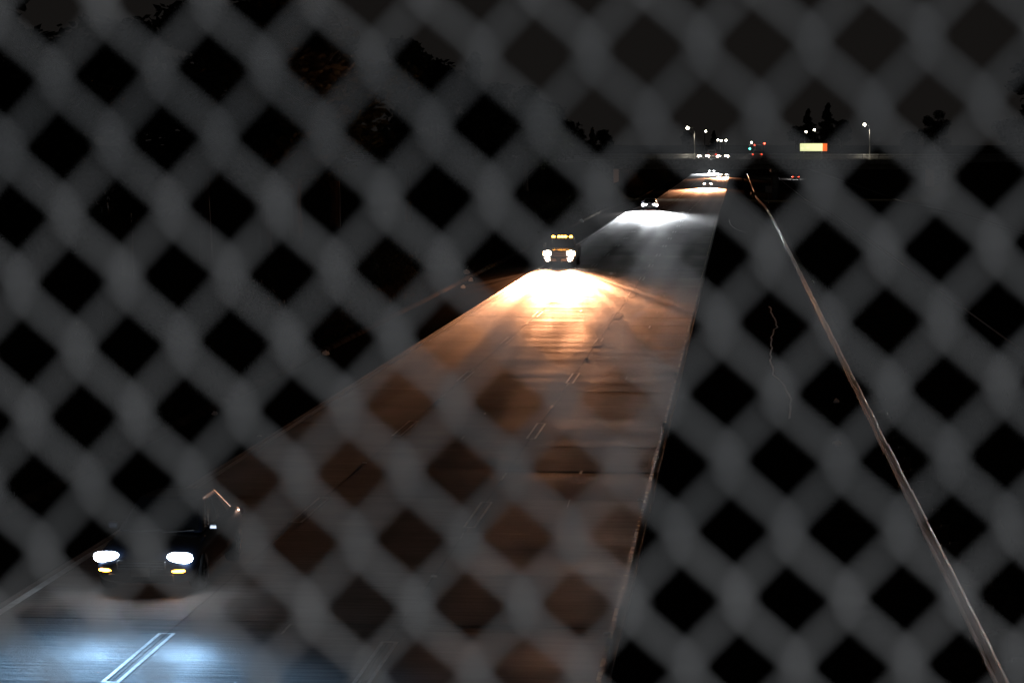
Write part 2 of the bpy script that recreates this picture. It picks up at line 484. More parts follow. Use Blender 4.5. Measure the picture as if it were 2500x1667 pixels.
# ------------------------------------------------------------------ guardrail
prof = [(-.02, .155), (.0, .14), (.0, .115), (.072, .085), (.072, .055), (.0, .02), (.0, -.02), (.072, -.055), (.072, -.085), (.0, -.115), (.0, -.14), (-.02, -.155)]
def beam(y0, y1, x, z, m, parent, off=0.0, name='rail_panel'):
    v = []; n = len(prof)
    for y in (y0, y1):
        for d, h in prof: v.append((x - d - off, y, z + h + P(y)))
    for y in (y0, y1):
        for d, h in prof: v.append((x - d - off + .006, y, z + h + P(y)))
    f = [(k, k + 1, n + k + 1, n + k) for k in range(n - 1)] + [(2 * n + k, 3 * n + k, 3 * n + k + 1, 2 * n + k + 1) for k in range(n - 1)]
    f += [(0, n, 3 * n, 2 * n), (n - 1, 3 * n - 1, 4 * n - 1, 2 * n - 1)]
    o = mobj(name, v, f, m, parent)
    return o
GX = 3.66
def rail_x(y): return GX + (-.5 * sm(190, 370, y))
gr = tag(empty('guardrail', (0, 0, 0)), 'long steel corrugated guardrail on posts along the median edge', 'guardrail')
y = 22.0; i = 0
while y < 372:
    # every panel laps over the next; panels are slightly out of line
    dx = rng.uniform(-.012, .012)
    beam(y, y + 3.95, rail_x(y) + dx, .56 + rng.uniform(-.015, .015), M['galv'], gr, off=.008 * (i % 2))
    y += 3.81; i += 1
pmesh = MB().box((.27, 0, .30), (.15, .15, .95)).build('rail_post', M['wood'], gr)
bmesh_ = MB().box((.12, 0, .56), (.15, .15, .34)).build('rail_block', M['wood'], gr)
first = True; y = 23.0
while y < 372:
    for src in (pmesh, bmesh_):
        o = src if first else src.copy()
        if not first: COL.objects.link(o)
        o.location = (rail_x(y), y, P(y))
    first = False; y += 3.81 if y > 150 else 1.905
g2 = tag(empty('guardrail', (0, 0, 0)), 'short far length of guardrail leading under the overpass', 'guardrail')
for y0, y1, x0 in ((384, 396, 2.55), (402, 640, 3.15)):
    yq = y0
    while yq < y1:
        e = min(y1, yq + 11.43); beam(yq, e, x0, .58, M['galv'], g2); yq += 11.43
    yq = y0 + 1
    while yq < y1:
        MB().box((x0 + .22, yq, P(yq) + .3), (.16, .16, .95)).build('rail_post', M['wood'], g2); yq += 15.24

# ------------------------------------------------------------------ vehicles
def ring(y, t, hw, b):
    h = [(0, b), (.80 * hw, b), (.97 * hw, b + .10), (hw, b + (t - b) * .5), (.975 * hw, b + (t - b) * .78), (.90 * hw, t - .03), (.6 * hw, t + .005), (0, t + .02)]
    pts = [Vector((x, y, z)) for x, z in h]
    return pts + [Vector((-p.x, p.y, p.z)) for p in reversed(pts[1:-1])]

def quad_pane(name, pts, m, parent, off):
    p = [Vector(q) for q in pts]
    n = (p[1] - p[0]).cross(p[3] - p[0]).normalized()
    c = sum(p, Vector()) / 4
    if n.dot(c - Vector((0, .3, .9))) < 0: n = -n
    v = [q + n * off for q in p] + [q - n * .006 for q in p]
    return mobj(name, v, [(0, 1, 2, 3), (4, 7, 6, 5), (0, 4, 5, 1), (1, 5, 6, 2), (2, 6, 7, 3), (3, 7, 4, 0)], m, parent)

def lerp(a, b, t): return Vector(a) * (1 - t) + Vector(b) * t

def cabin(bt, tp, parent, paint, splits):
    """bt, tp: (y_front, y_rear, halfwidth_front, halfwidth_rear, z) for the belt and the roof"""
    yf, yr, wf, wr, z = bt; Yf, Yr, Wf, Wr, Z = tp
    bring = [(-wf, yf, z), (wf, yf, z), (wr, yr, z), (-wr, yr, z)]
    tring = [(-Wf, Yf, Z), (Wf, Yf, Z), (Wr, Yr, Z - .02), (-Wr, Yr, Z - .02)]
    o = MB().loft([[Vector(p) for p in bring], [Vector(p) for p in tring]]).build('cabin', paint, parent, bevel=.06)
    def inset(a, b, c, d, l, r, lo, hi):
        return [lerp(lerp(a, b, l), lerp(d, c, l), lo), lerp(lerp(a, b, r), lerp(d, c, r), lo), lerp(lerp(a, b, r), lerp(d, c, r), hi), lerp(lerp(a, b, l), lerp(d, c, l), hi)]
    quad_pane('windshield', inset(bring[0], bring[1], tring[1], tring[0], .05, .95, .06, .90), M['glass'], parent, .006)
    quad_pane('rear_window', inset(bring[2], bring[3], tring[3], tring[2], .08, .92, .15, .88), M['glass'], parent, .006)
    for s in ((1, 2), (3, 0)):
        a, b, c, d = bring[s[0]], bring[s[1]], tring[s[1]], tring[s[0]]
        for l, r in (splits if s[0] == 1 else [(1 - q, 1 - p_) for p_, q in splits]):
            quad_pane('side_window', inset(a, b, c, d, l, r, .10, .86), M['glass'], parent, .006)
    return o

def wheel(parent, x, y, r, wd):
    prof_ = [(.55 * r, -wd / 2), (.93 * r, -wd / 2), (r, -wd * .36), (r, wd * .36), (.93 * r, wd / 2), (.55 * r, wd / 2)]
    b = MB(); n = 20
    b.loft([[Vector((px, pr * math.cos(2 * math.pi * k / n), pr * math.sin(2 * math.pi * k / n))) for k in range(n)] for pr, px in prof_], close=False)
    o = b.build('wheel', M['tyre'], parent, smooth=True); o.location = (x, y, r)
    s = 1 if x > 0 else -1
    q = MB().tube([(s * wd * .05, 0, 0), (s * wd * .34, 0, 0)], .57 * r, 18)
    for k in range(5):
        a = 2 * math.pi * k / 5
        q.box((s * wd * .40, .3 * r * math.cos(a), .3 * r * math.sin(a)), (.03, .5 * r, .11 * r), rot=(a, 0, 0))
    q.tube([(s * wd * .34, 0, 0), (s * wd * .46, 0, 0)], .13 * r, 8)
    q.build('rim', M['rim'], o)

def spot(parent, loc, color, power, size, blend, tilt, yaw=0, rad=.07, fall=2.8, lat=.12, lobes=True):
    d = bpy.data.lights.new('beam', 'SPOT'); d.energy = power; d.color = color; d.spot_size = R(size); d.spot_blend = blend; d.shadow_soft_size = rad
    o = bpy.data.objects.new('beam', d); o.location = loc
    o.rotation_euler = (R(90 - tilt), 0, R(180 + yaw))
    low_beam(d, fall, lat, lobes)
    link(o, parent); return o

def low_beam(d, fall, lat, lobes):
    """the lamp's own lens pattern: cut off a little above the horizontal, a weak spill over it"""
    d.use_nodes = True
    t = d.node_tree; em = t.nodes['Emission']
    tc = t.nodes.new('ShaderNodeTexCoord'); sp = t.nodes.new('ShaderNodeSeparateXYZ'); t.links.new(tc.outputs['Normal'], sp.inputs[0])
    ab = t.nodes.new('ShaderNodeMath'); ab.operation = 'ABSOLUTE'; t.links.new(sp.outputs['Z'], ab.inputs[0])
    dv = t.nodes.new('ShaderNodeMath'); dv.operation = 'DIVIDE'; t.links.new(sp.outputs['Y'], dv.inputs[0]); t.links.new(ab.outputs[0], dv.inputs[1])
    mr = t.nodes.new('ShaderNodeMapRange'); mr.interpolation_type = 'SMOOTHSTEP'
    t.links.new(dv.outputs[0], mr.inputs['Value'])
    mr.inputs['From Min'].default_value = -.01; mr.inputs['From Max'].default_value = .0355
    mr.inputs['To Min'].default_value = 1.0; mr.inputs['To Max'].default_value = .005
    # less light straight down in front of the bumper, more thrown along the lane
    k1 = t.nodes.new('ShaderNodeMath'); k1.operation = 'MULTIPLY'; t.links.new(dv.outputs[0], k1.inputs[0]); k1.inputs[1].default_value = 1 / .065
    ka = t.nodes.new('ShaderNodeMath'); ka.operation = 'ABSOLUTE'; t.links.new(k1.outputs[0], ka.inputs[0])
    k2 = t.nodes.new('ShaderNodeMath'); k2.operation = 'POWER'; t.links.new(ka.outputs[0], k2.inputs[0]); k2.inputs[1].default_value = fall
    k3 = t.nodes.new('ShaderNodeMath'); k3.operation = 'ADD'; k3.inputs[1].default_value = 1.0; t.links.new(k2.outputs[0], k3.inputs[0])
    k4 = t.nodes.new('ShaderNodeMath'); k4.operation = 'DIVIDE'; t.links.new(mr.outputs[0], k4.inputs[0]); t.links.new(k3.outputs[0], k4.inputs[1])
    # uneven lobes across the beam from the lens flutes
    dx = t.nodes.new('ShaderNodeMath'); dx.operation = 'DIVIDE'; t.links.new(sp.outputs['X'], dx.inputs[0]); t.links.new(ab.outputs[0], dx.inputs[1])
    ns = t.nodes.new('ShaderNodeTexNoise'); ns.noise_dimensions = '1D'; ns.inputs['Scale'].default_value = 24; ns.inputs['Detail'].default_value = 2
    t.links.new(dx.outputs[0], ns.inputs['W'])
    m2 = t.nodes.new('ShaderNodeMapRange'); m2.interpolation_type = 'SMOOTHSTEP'; t.links.new(ns.outputs['Fac'], m2.inputs['Value'])
    for k_, v_ in (('From Min', .32), ('From Max', .66), ('To Min', .3 if lobes else 1), ('To Max', 1.8 if lobes else 1)): m2.inputs[k_].default_value = v_
    k5 = t.nodes.new('ShaderNodeMath'); k5.operation = 'MULTIPLY'; t.links.new(k4.outputs[0], k5.inputs[0]); t.links.new(m2.outputs[0], k5.inputs[1])
    # strongest straight ahead, falling away smoothly to the sides
    g1 = t.nodes.new('ShaderNodeMath'); g1.operation = 'POWER'; g1.inputs[1].default_value = 2.0
    ga = t.nodes.new('ShaderNodeMath'); ga.operation = 'ABSOLUTE'; t.links.new(dx.outputs[0], ga.inputs[0]); t.links.new(ga.outputs[0], g1.inputs[0])
    g2 = t.nodes.new('ShaderNodeMath'); g2.operation = 'MULTIPLY'; g2.inputs[1].default_value = -1 / lat ** 2; t.links.new(g1.outputs[0], g2.inputs[0])
    g3 = t.nodes.new('ShaderNodeMath'); g3.operation = 'EXPONENT'; t.links.new(g2.outputs[0], g3.inputs[0])
    g4 = t.nodes.new('ShaderNodeMath'); g4.operation = 'MULTIPLY'; t.links.new(k5.outputs[0], g4.inputs[0]); t.links.new(g3.outputs[0], g4.inputs[1])
    t.links.new(g4.outputs[0], em.inputs['Strength'])

def headlight(parent, x, y, z, r, lamp, col, power, tilt, narrow=(1.0, 60), wide=(0, 90), fall=2.8, yaw=0, lat=(.13, .40), lobes=True, wtilt=None):
    o = MB().ball((0, 0, 0), r, 14, 8, pw=.75).build('headlight', lamp, parent, smooth=True)
    o.location = (x, y, z)
    if power:
        yb_ = -r[1] - .04
        if narrow[0]: spot(o, (0, yb_, 0), col, power * narrow[0], narrow[1], 1.0, tilt, yaw, fall=fall, lat=lat[0], lobes=lobes)
        if wide[0]: spot(o, (0, yb_, 0), col, power * wide[0], wide[1], 1.0, tilt + 4 if wtilt is None else wtilt, yaw, fall=fall, lat=lat[1], lobes=lobes)
    return o

def make_car(name, loc, rz, paint, lamp, col, power, label, tilt=2.4, amber=False, tail=False, suv=False, group=None, beams=((1.0, 60), (0, 90)), lens=1.0):
    t = tag(empty(name, loc, rz), label, 'car', group)
    k = 1.16 if suv else 1.0
    S = [(-2.36, .60, .62, .34), (-2.30, .68, .78, .24), (-2.05, .76, .87, .19), (-1.5, .85, .91, .18), (-.95, .93, .915, .18), (0, .96, .92, .18), (1.1, .98, .92, .18), (1.75, 1.0, .905, .19), (2.2, .98, .85, .24), (2.33, .90, .74, .36)]
    S = [(a, b * k, c, d * (1.25 if suv else 1)) for a, b, c, d in S]
    MB().loft([ring(*s) for s in S]).build('body', paint, t, smooth=True, subsurf=1)
    if suv: cabin((-1.0, 2.18, .80, .76, 1.08), (-.28, 1.75, .62, .60, 1.68), t, paint, [(.10, .36), (.39, .64), (.67, .90)])
    else: cabin((-1.02, 1.92, .79, .72, .92), (-.12, 1.02, .59, .56, 1.44), t, paint, [(.16, .47), (.51, .80)])
    r = .37 if suv else .325
    for x in (-.80, .80):
        for y in (-1.42, 1.40): wheel(t, x, y, r, .22)
    # nose: grille with bars, lower intake, plate, splitter
    g = MB().box((0, -2.335, .56 * k), (.86, .06, .17)).build('grille', M['trim'], t, bevel=.02)
    for z in (-.05, 0, .05): MB().box((0, -2.37, .56 * k + z), (.82, .012, .014)).build('grille_bar', M['chrome'], g)
    MB().box((0, -2.34, .35 * k), (1.15, .08, .13)).build('lower_intake', M['trim'], t, bevel=.02)
    MB().box((0, -2.40, .45 * k), (.31, .015, .15)).build('license_plate', M['plate'], t)
    for s in (-1, 1):
        MB().box((s * .92, -.72, 1.0 * k), (.17, .10, .12)).build('mirror', paint, t, bevel=.03)
        headlight(t, s * .65, -2.20, .68 * k, (.23 * lens, .13, .095 * lens), lamp, col, power, tilt, *beams)
        MB().ball((s * .62, -2.29, .47 * k), (.15, .07, .035), 12, 6).build('turn_lamp', M['amber'] if amber else M['trim'], t, smooth=True)
        MB().ball((s * .68, 2.24, .82 * k), (.16, .10, .075), 12, 6, pw=.6).build('tail_light', M['tail'] if tail else M['taildim'], t, smooth=True)
    MB().box((-.25, -1.03, .95 * k), (.55, .02, .015), rot=(0, R(-4), R(8))).build('wiper', M['trim'], t)
    MB().box((.35, -1.03, .95 * k), (.55, .02, .015), rot=(0, R(-4), R(8))).build('wiper', M['trim'], t)
    return t

def make_pickup(name, loc, rz, paint, lamp, col, power, label, tilt=2.6):
    t = tag(empty(name, loc, rz), label, 'truck')
    S = [(-2.9, .98, .78, .42), (-2.84, 1.08, .92, .36), (-2.5, 1.14, .97, .36), (-1.5, 1.19, .99, .38), (-.6, 1.21, 1.0, .38), (1.0, 1.22, 1.0, .38), (1.05, 1.22, 1.0, .38)]
    MB().loft([ring(*s) for s in S]).build('body', paint, t, smooth=True, subsurf=1)
    b = MB()
    for s in (-1, 1): b.box((s * .95, 2.02, .88), (.10, 1.94, .72))
    b.box((0, 2.95, .88), (1.8, .08, .70)); b.box((0, 2.0, .60), (1.8, 1.9, .10)); b.box((0, 1.12, .95), (1.8, .08, .6))
    b.build('cargo_bed', paint, t, bevel=.03)
    cabin((-.85, 1.02, .90, .90, 1.17), (-.18, .88, .72, .72, 1.84), t, paint, [(.14, .55), (.59, .93)])
    for x in (-.86, .86):
        for y in (-1.85, 1.85): wheel(t, x, y, .41, .27)
    g = MB().box((0, -2.90, .88), (.92, .08, .34)).build('grille', M['trim'], t, bevel=.02)
    for z in (-.10, 0, .10): MB().box((0, -2.95, .88 + z), (.90, .02, .035)).build('grille_bar', M['chrome'], g)
    MB().box((0, -3.0, .54), (1.94, .16, .24)).build('bumper', M['chrome'], t, bevel=.04)
    MB().box((0, -3.09, .54), (.31, .015, .15)).build('license_plate', M['plate'], t)
    for s in (-1, 1):
        headlight(t, s * .74, -2.86, .93, (.25, .10, .19), lamp, col, power, tilt, (1.0, 60), (.013, 110), yaw=1.8, wtilt=.7)
        MB().box((s * 1.10, -.62, 1.30), (.22, .12, .26)).build('mirror', M['trim'], t, bevel=.03)
        MB().box((s * .86, 3.0, .95), (.14, .05, .40)).build('tail_light', M['taildim'], t, bevel=.01)
        MB().box((s * .97, -2.74, .93), (.10, .22, .30)).build('corner_glow', M['glow_box'], t, bevel=.02)  # added glowing box, makes the headlight glare look larger
        MB().ball((s * .70, -3.08, .53), (.13, .04, .07), 12, 6).build('fog_lamp', M['lamp_warm'], t, smooth=True)
    for x in (-.56, -.20, 0, .20, .56):
        MB().ball((x, -.12, 1.895), (.12, .10, .075), 10, 6).build('roof_lamp', M['amber'], t, smooth=True)
    return t

COOL, WHITE, WARM = (.36, .64, 1.0), (.90, .95, 1.0), (1.0, .41, .19)
make_car('sedan', (-10.2, 41.9, 0), 0, M['car_navy'], M['lamp_cool'], COOL, 3200, 'nearest dark sedan with bluish headlights and amber turn lamps lit', amber=True, tilt=1.2, beams=((0, 80), (1.0, 165), 3.2, 0, (.5, .62), False))
make_pickup('pickup_truck', (-11.05, 151.0, 0), 0, M['car_charcoal'], M['lamp_warm'], WARM, 1.15e6, 'dark pickup truck with warm headlights and amber roof lamps')
make_car('sedan', (-10.1, 281.8, P(281)), 0, M['car_silver'], M['lamp_white'], WHITE, 6e6, 'car with white headlights following behind the pickup truck', lens=1.35, beams=((1.0, 60), (.006, 110), 2.8, 0, (.13, .4), True, .5))
make_car('sport_utility_vehicle', (-5.5, 472.0, P(472)), 0, M['car_tan'], M['lamp_warm'], WARM, 6e6, 'car with warm headlights in the middle lane just beyond the overpass', suv=True)
make_car('sedan', (-3.1, 620.0, P(620)), 0, M['car_black'], M['lamp_warm'], WARM, 8e6, 'car with warm headlights in the inner lane far beyond the overpass')
make_car('sedan', (-7.0, 700.0, P(700)), 0, M['car_white'], M['lamp_white'], WHITE, 7e6, 'farthest car with white headlights seen beneath the overpass')
make_car('sedan', (-5.2, OV + 8.4, DECK), 0, M['car_charcoal'], M['lamp_warm'], WARM, 0, 'car on top of the overpass with warm headlights, nearer the lamp pole', lens=1.5)
make_car('sedan', (-2.1, OV + 8.4, DECK), 0, M['car_maroon'], M['lamp_warm'], WARM, 0, 'car on top of the overpass with warm headlights, beside the traffic signal', lens=1.5)
make_car('sedan', (14.3, 570.0, P(570)), math.pi, M['car_silver'], M['lamp_white'], WHITE, 1e6, 'car with red tail lights driving away on the opposite carriageway', tail=True)

# ------------------------------------------------------------------ street lamps, signals, sign
def street_lamp(loc, h, arm, label, s=1.0, col=(1.0, .90, .70), power=0, ang=0, group=None, r=.16, lens=None, cone=150):
    t = tag(empty('street_lamp', loc), label, 'street lamp', group)
    MB().box((0, 0, .15), (.45, .45, .3)).build('base', M['struct'], t, bevel=.03)
    MB().tube([(0, 0, .2), (0, 0, h - 1.0), (.06 * arm, 0, h - .45), (.35 * arm, 0, h - .12), (arm, 0, h)], [.13 * s, .10 * s, .085 * s, .07 * s, .06 * s], 8).build('pole', M['steel'], t, smooth=True)
    hd = MB().ball((arm, 0, h + .02), (.36 * s, .17 * s, .10 * s), 12, 6).build('lamp_head', M['steel'], t, smooth=True)
    MB().ball((arm, -.04, h - .09 * s), (r * 1.05, r, r), 12, 8).build('lens', lens or M['street'], hd, smooth=True)
    if power:
        d = bpy.data.lights.new('lamp_light', 'SPOT'); d.energy = power; d.color = col; d.spot_size = R(cone); d.spot_blend = .5; d.shadow_soft_size = .15
        o = bpy.data.objects.new('lamp_light', d); o.location = (arm, 0, h - .35 - r); link(o, hd)
    return t
street_lamp((-6.55, OV + 1.5, DECK), 5.3, -1.15, 'street lamp with long pole above the pair of cars on the overpass', power=1600, r=.21, s=.8)
street_lamp((21.2, OV + 1.5, DECK), 5.8, -.85, 'street lamp with long pole standing beyond the lit sign board', power=1600, r=.21, s=.8)
for x, y, h, lab in ((-15.0, 1150, 9.0, 'small distant lamp just beyond the overpass lamp pole'), (-9.3, 1180, 4.8, 'lowest small white lamp of the distant three'), (-7.6, 1160, 4.4, 'middle small white lamp of the distant three'), (-5.2, 1150, 4.6, 'small white lamp of the distant three nearest the traffic signal'), (7.1, 1150, 3.6, 'small white lamp above the red signal lights'), (33.2, 1150, 8.7, 'pale lamp over the sign board, lower of the two'), (37.2, 1150, 9.7, 'pale lamp over the sign board, higher of the two')):
    street_lamp((x, y, DECK - .2), h, .5, lab, r=.40, s=1.4)

def signal(loc, h, lit, label, arm=0):
    t = tag(empty('traffic_signal', loc), label, 'traffic signal')
    MB().tube([(arm, 0, 0), (arm, 0, h + .4)], .06, 8).build('pole', M['steel'], t)
    if arm: MB().tube([(arm, 0, h + .35), (-.2, 0, h + .35)], .06, 8).build('mast_arm', M['steel'], t)
    b = MB().box((0, -.18, h), (.34, .24, .98)).build('housing', M['trim'], t, bevel=.04)
    for i, (nm, off) in enumerate((('red', .31), ('amber', 0), ('green', -.31))):
        m = M['sig_' + nm] if nm == lit else M['sig_off']
        MB().ball((0, -.33, h + off), (.14, .06, .14), 12, 6).build('signal_lens', m, b, smooth=True)
        MB().tube([(0, -.32, h + off + .17), (0, -.55, h + off + .17)], .03, 5).build('visor', M['trim'], b)
    return t
signal((2.3, OV + 14, DECK), 2.2, 'green', 'traffic signal showing green above the overpass', arm=.9)
signal((3.15, OV + 17, DECK), 2.2, 'red', 'traffic signal showing red next to the green one', arm=1.2)
signal((4.75, OV + 17, DECK), 2.45, 'red', 'traffic signal showing red, farther from the green one', arm=-.4)
c = make_car('sport_utility_vehicle', (3.5, OV + 11, DECK), math.pi, M['car_silver'], M['lamp_white'], WHITE, 0, 'car with red tail lights stopped below the signals on the overpass', tail=True, suv=True)
c = make_car('sport_utility_vehicle', (-3.9, OV + 14.5, DECK), math.pi, M['car_white'], M['lamp_white'], WHITE, 0, 'car with red tail lights between the two facing cars on the overpass', tail=True, suv=True)

sg = tag(empty('sign_board', (0, OV + 16.6, DECK)), 'lit cream roadside sign board with an orange end panel', 'sign')
MB().box((12.46, 0, 2.12), (3.7, .35, 1.26)).build('panel', M['sign_cream'], sg, bevel=.04)
MB().box((14.70, .02, 2.12), (.74, .35, 1.26)).build('end_panel', M['sign_orange'], sg, bevel=.04)
MB().box((12.8, .05, 2.80), (4.7, .42, .08)).build('cap', M['steel'], sg)
for x in (11.2, 14.2): MB().tube([(x, .05, 0), (x, .05, 1.6)], .09, 8).build('post', M['steel'], sg)

st = tag(empty('road_sign', (4.9, 352, P(352) - .1)), 'small square road sign on a post in the median before the overpass', 'sign')
MB().box((0, 0, 2.0), (.95, .03, .95)).build('panel', M['galv'], st, bevel=.005)
MB().box((0, .06, 1.1), (.08, .08, 3.1)).build('post', M['steel'], st)

# ------------------------------------------------------------------ vegetation
def crown_mesh(kind, seed, n):
    r = random.Random(seed); v, f = [], []
    blobs = []
    if kind == 'conifer':
        for i in range(26):
            z = .14 + .84 * i / 25; rad = .26 * (1 - z) ** .8 + .02
            for k in range(3):
                a = r.uniform(0, 6.28); q = rad * r.uniform(.3, .8)
                blobs.append((q * math.cos(a), q * math.sin(a), z, rad * .55, .035))
    elif kind == 'tall':
        for i in range(20):
            z = r.uniform(.35, .97); a = r.uniform(0, 6.28); q = r.uniform(0, .17) * (1.15 - z) * 1.6
            blobs.append((q * math.cos(a), q * math.sin(a), z, r.uniform(.06, .13), r.uniform(.04, .09)))
    else:
        for i in range(17):
            z = r.uniform(.28, .92); a = r.uniform(0, 6.28); q = r.uniform(.05, .30) * (1 - abs(z - .58) * 1.5)
            blobs.append((q * math.cos(a), q * math.sin(a), z, r.uniform(.09, .17), r.uniform(.06, .12)))
    for i in range(n):
        bx, by, bz, br, bh = r.choice(blobs)
        d = Vector((r.gauss(0, 1), r.gauss(0, 1), r.gauss(0, 1))).normalized() * (r.random() ** .33) * r.uniform(.7, 1.12)
        c = Vector((bx + d.x * br, by + d.y * br, bz + d.z * bh))
        s = r.uniform(.013, .028)
        a = Vector((r.gauss(0, 1), r.gauss(0, 1), r.gauss(0, .7))).normalized(); b = a.orthogonal().normalized()
        m = len(v); v += [c - a * s, c + b * s * .55, c + a * s, c - b * s * .55]; f.append((m, m + 1, m + 2, m + 3))
    me = bpy.data.meshes.new('crown'); me.from_pydata([tuple(p) for p in v], [], f); return me, blobs

def trunk_mesh(kind, blobs, seed):
    r = random.Random(seed); b = MB()
    top = .95 if kind == 'conifer' else .75
    b.tube([(0, 0, -.03), (.008, 0, .15), (-.01, .01, .4), (0, 0, top)], [.024, .018, .013, .003], 7)
    for q in r.sample(blobs, min(9, len(blobs))):
        z0 = max(.12, q[2] - .16)
        b.tube([(0, 0, z0), (q[0] * .6, q[1] * .6, q[2] - .05), (q[0], q[1], q[2])], [.009, .006, .002], 5)
    me = bpy.data.meshes.new('trunk'); me.from_pydata([tuple(p) for p in b.v], [], b.f); me.materials.append(M['bark']); return me

VAR = []
for kind, seed, n, lm in (('broad', 1, 5200, 'leaf'), ('broad', 2, 5200, 'leaf2'), ('tall', 3, 4200, 'leaf2'), ('conifer', 4, 6000, 'leaf2'), ('broad', 5, 5600, 'leaf')):
    c, bl = crown_mesh(kind, seed, n); c.materials.append(M[lm]); VAR.append((c, trunk_mesh(kind, bl, seed)))

def tree(name, x, y, h, var, label, wide=1.0, group=None):
    t = tag(empty(name, (x, y, gz(x, y) - .1), rng.uniform(0, 6.28)), label, 'tree', group)
    t.scale = (h * wide, h * wide, h)
    link(bpy.data.objects.new('trunk', VAR[var][1]), t); link(bpy.data.objects.new('crown', VAR[var][0]), t)
    return t

LG = 'trees on the bank beside the outer lane'
left = [(-24.5, 76, 13.5, 3, 'conifer_tree', 'dark conifer at the upper corner of the bank, nearest the viewer'),
        (-26.0, 86, 9.5, 0, 'broadleaf_tree', 'dark rounded tree low beside the nearest conifer'),
        (-25.5, 97, 10.8, 1, 'broadleaf_tree', 'second rounded tree from the nearest conifer'),
        (-25.0, 110, 14.4, 2, 'slender_tree', 'tall slender dark tree rising past the top of the view'),
        (-24.5, 122, 12.2, 4, 'broadleaf_tree', 'broad dark tree beside the tall slender one'),
        (-25.5, 136, 14.6, 1, 'broadleaf_tree', 'large dark tree reaching highest over the bank'),
        (-26.0, 152, 13.4, 0, 'broadleaf_tree', 'full crowned dark tree up and left of the pickup truck'),
        (-24.0, 172, 13.2, 2, 'slender_tree', 'slender ragged tree against the sky over the bank'),
        (-25.0, 196, 13.0, 4, 'broadleaf_tree', 'dark tree directly above the pickup truck'),
        (-24.5, 222, 14.0, 3, 'conifer_tree', 'pointed conifer standing above the bank behind the pickup truck'),
        (-26.0, 250, 12.0, 1, 'broadleaf_tree', 'dark tree just past the pointed conifer'),
        (-25.0, 282, 12.4, 0, 'broadleaf_tree', 'dark tree on the bank level with the white-headlight car'),
        (-26.0, 320, 11.6, 4, 'broadleaf_tree', 'dark tree beyond the white-headlight car on the bank'),
        (-26.5, 352, 9.5, 1, 'broadleaf_tree', 'last dark tree on the bank before the overpass'),
        (-28.0, 425, 5.6, 0, 'broadleaf_tree', 'low dark tree just past the overpass on the bank side'),
        (-29.0, 480, 6.2, 3, 'conifer_tree', 'small pointed conifer past the overpass on the bank side'),
        (-31.0, 560, 6.4, 4, 'broadleaf_tree', 'farthest dark tree past the overpass on the bank side')]
for x, y, h, vr, nm, lab in left: tree(nm, x, y, h, vr, lab, wide=1.25 if vr in (0, 1, 4) else 1.0, group=LG)
for x, y, h, vr, nm, lab in ((-22, 1085, 8.5, 1, 'broadleaf_tree', 'dark tree behind the lamp pole on the overpass'), (-11, 1200, 9.5, 3, 'conifer_tree', 'small pointed tree between the overpass cars and distant lamps'),
        (36, 1190, 20, 3, 'conifer_tree', 'shorter pointed conifer over the sign board'), (45, 1170, 22.5, 3, 'conifer_tree', 'tallest pointed conifer over the sign board'), (52, 1180, 15, 1, 'broadleaf_tree', 'broad dark tree beside the conifers over the sign board'), (30, 1200, 12, 4, 'broadleaf_tree', 'low dark tree behind the sign board'),
        (38, 455, 9.2, 0, 'broadleaf_tree', 'dark round tree past the far street lamp'), (34.5, 470, 6.6, 1, 'broadleaf_tree', 'lower dark tree next to the far street lamp'), (41, 330, 17.5, 2, 'slender_tree', 'tall slender tree at the edge of the view above the median'), (46, 355, 11, 4, 'broadleaf_tree', 'dark bushy tree below the tall slender tree'), (44, 300, 9, 0, 'broadleaf_tree', 'dark tree along the far side of the opposite carriageway')):
    tree(nm, x, y, h, vr, lab, wide=1.2)

# shrubs on the bank
shr = []
for s in range(3):
    r = random.Random(50 + s); v, f = [], []
    for i in range(900):
        d = Vector((r.gauss(0, .36), r.gauss(0, .36), abs(r.gauss(0, .38))))
        a = Vector((r.gauss(0, 1), r.gauss(0, 1), r.gauss(0, 1))).normalized(); b = a.orthogonal().normalized(); q = r.uniform(.03, .07)
        m = len(v); v += [d - a * q, d + b * q * .5, d + a * q, d - b * q * .5]; f.append((m, m + 1, m + 2, m + 3))
    me = bpy.data.meshes.new('shrub'); me.from_pydata([tuple(p) for p in v], [], f); me.materials.append(M['leaf']); shr.append(me)
for i, (x, y, s, lab) in enumerate(((-18.6, 128, 2.2, 'bush on the bank facing the pickup headlights'), (-19.4, 119, 2.6, 'wide bush on the bank just ahead of the pickup truck'), (-18.3, 104, 1.7, 'low bush beside the pale dike, middle of the bank'), (-19.8, 94, 2.4, 'bush on the bank below the rounded trees'), (-18.0, 140, 1.8, 'bush on the bank level with the pickup truck'), (-19.5, 82, 2.0, 'nearest bush on the dark bank'), (-18.8, 240, 2.4, 'bush on the bank near the white-headlight car'), (-18.2, 262, 2.0, 'small bush on the bank level with the white-headlight car'))):
    o = bpy.data.objects.new('shrub', shr[i % 3]); o.location = (x, y, gz(x, y)); o.scale = (s, s, s * .8); o.rotation_euler = (0, 0, i * 1.3); link(o)
    tag(o, lab, 'shrub', 'bushes on the bank')
v, f = [], []
for i in range(26000):
    y = 40 + 260 * rng.random() ** 1.4; x = -15.75 - abs(rng.gauss(0, 3.2)) if rng.random() < .8 else rng.uniform(4.2, 10.2)
    z = gz(x, y); h = rng.uniform(.08, .30); a = rng.uniform(0, 6.28); wd = rng.uniform(.012, .03)
    n = len(v); dx, dy = math.cos(a) * wd, math.sin(a) * wd
    v += [(x - dx, y - dy, z - .02), (x + dx, y + dy, z - .02), (x + rng.uniform(-.12, .12), y + rng.uniform(-.12, .12), z + h)]; f.append((n, n + 1, n + 2))
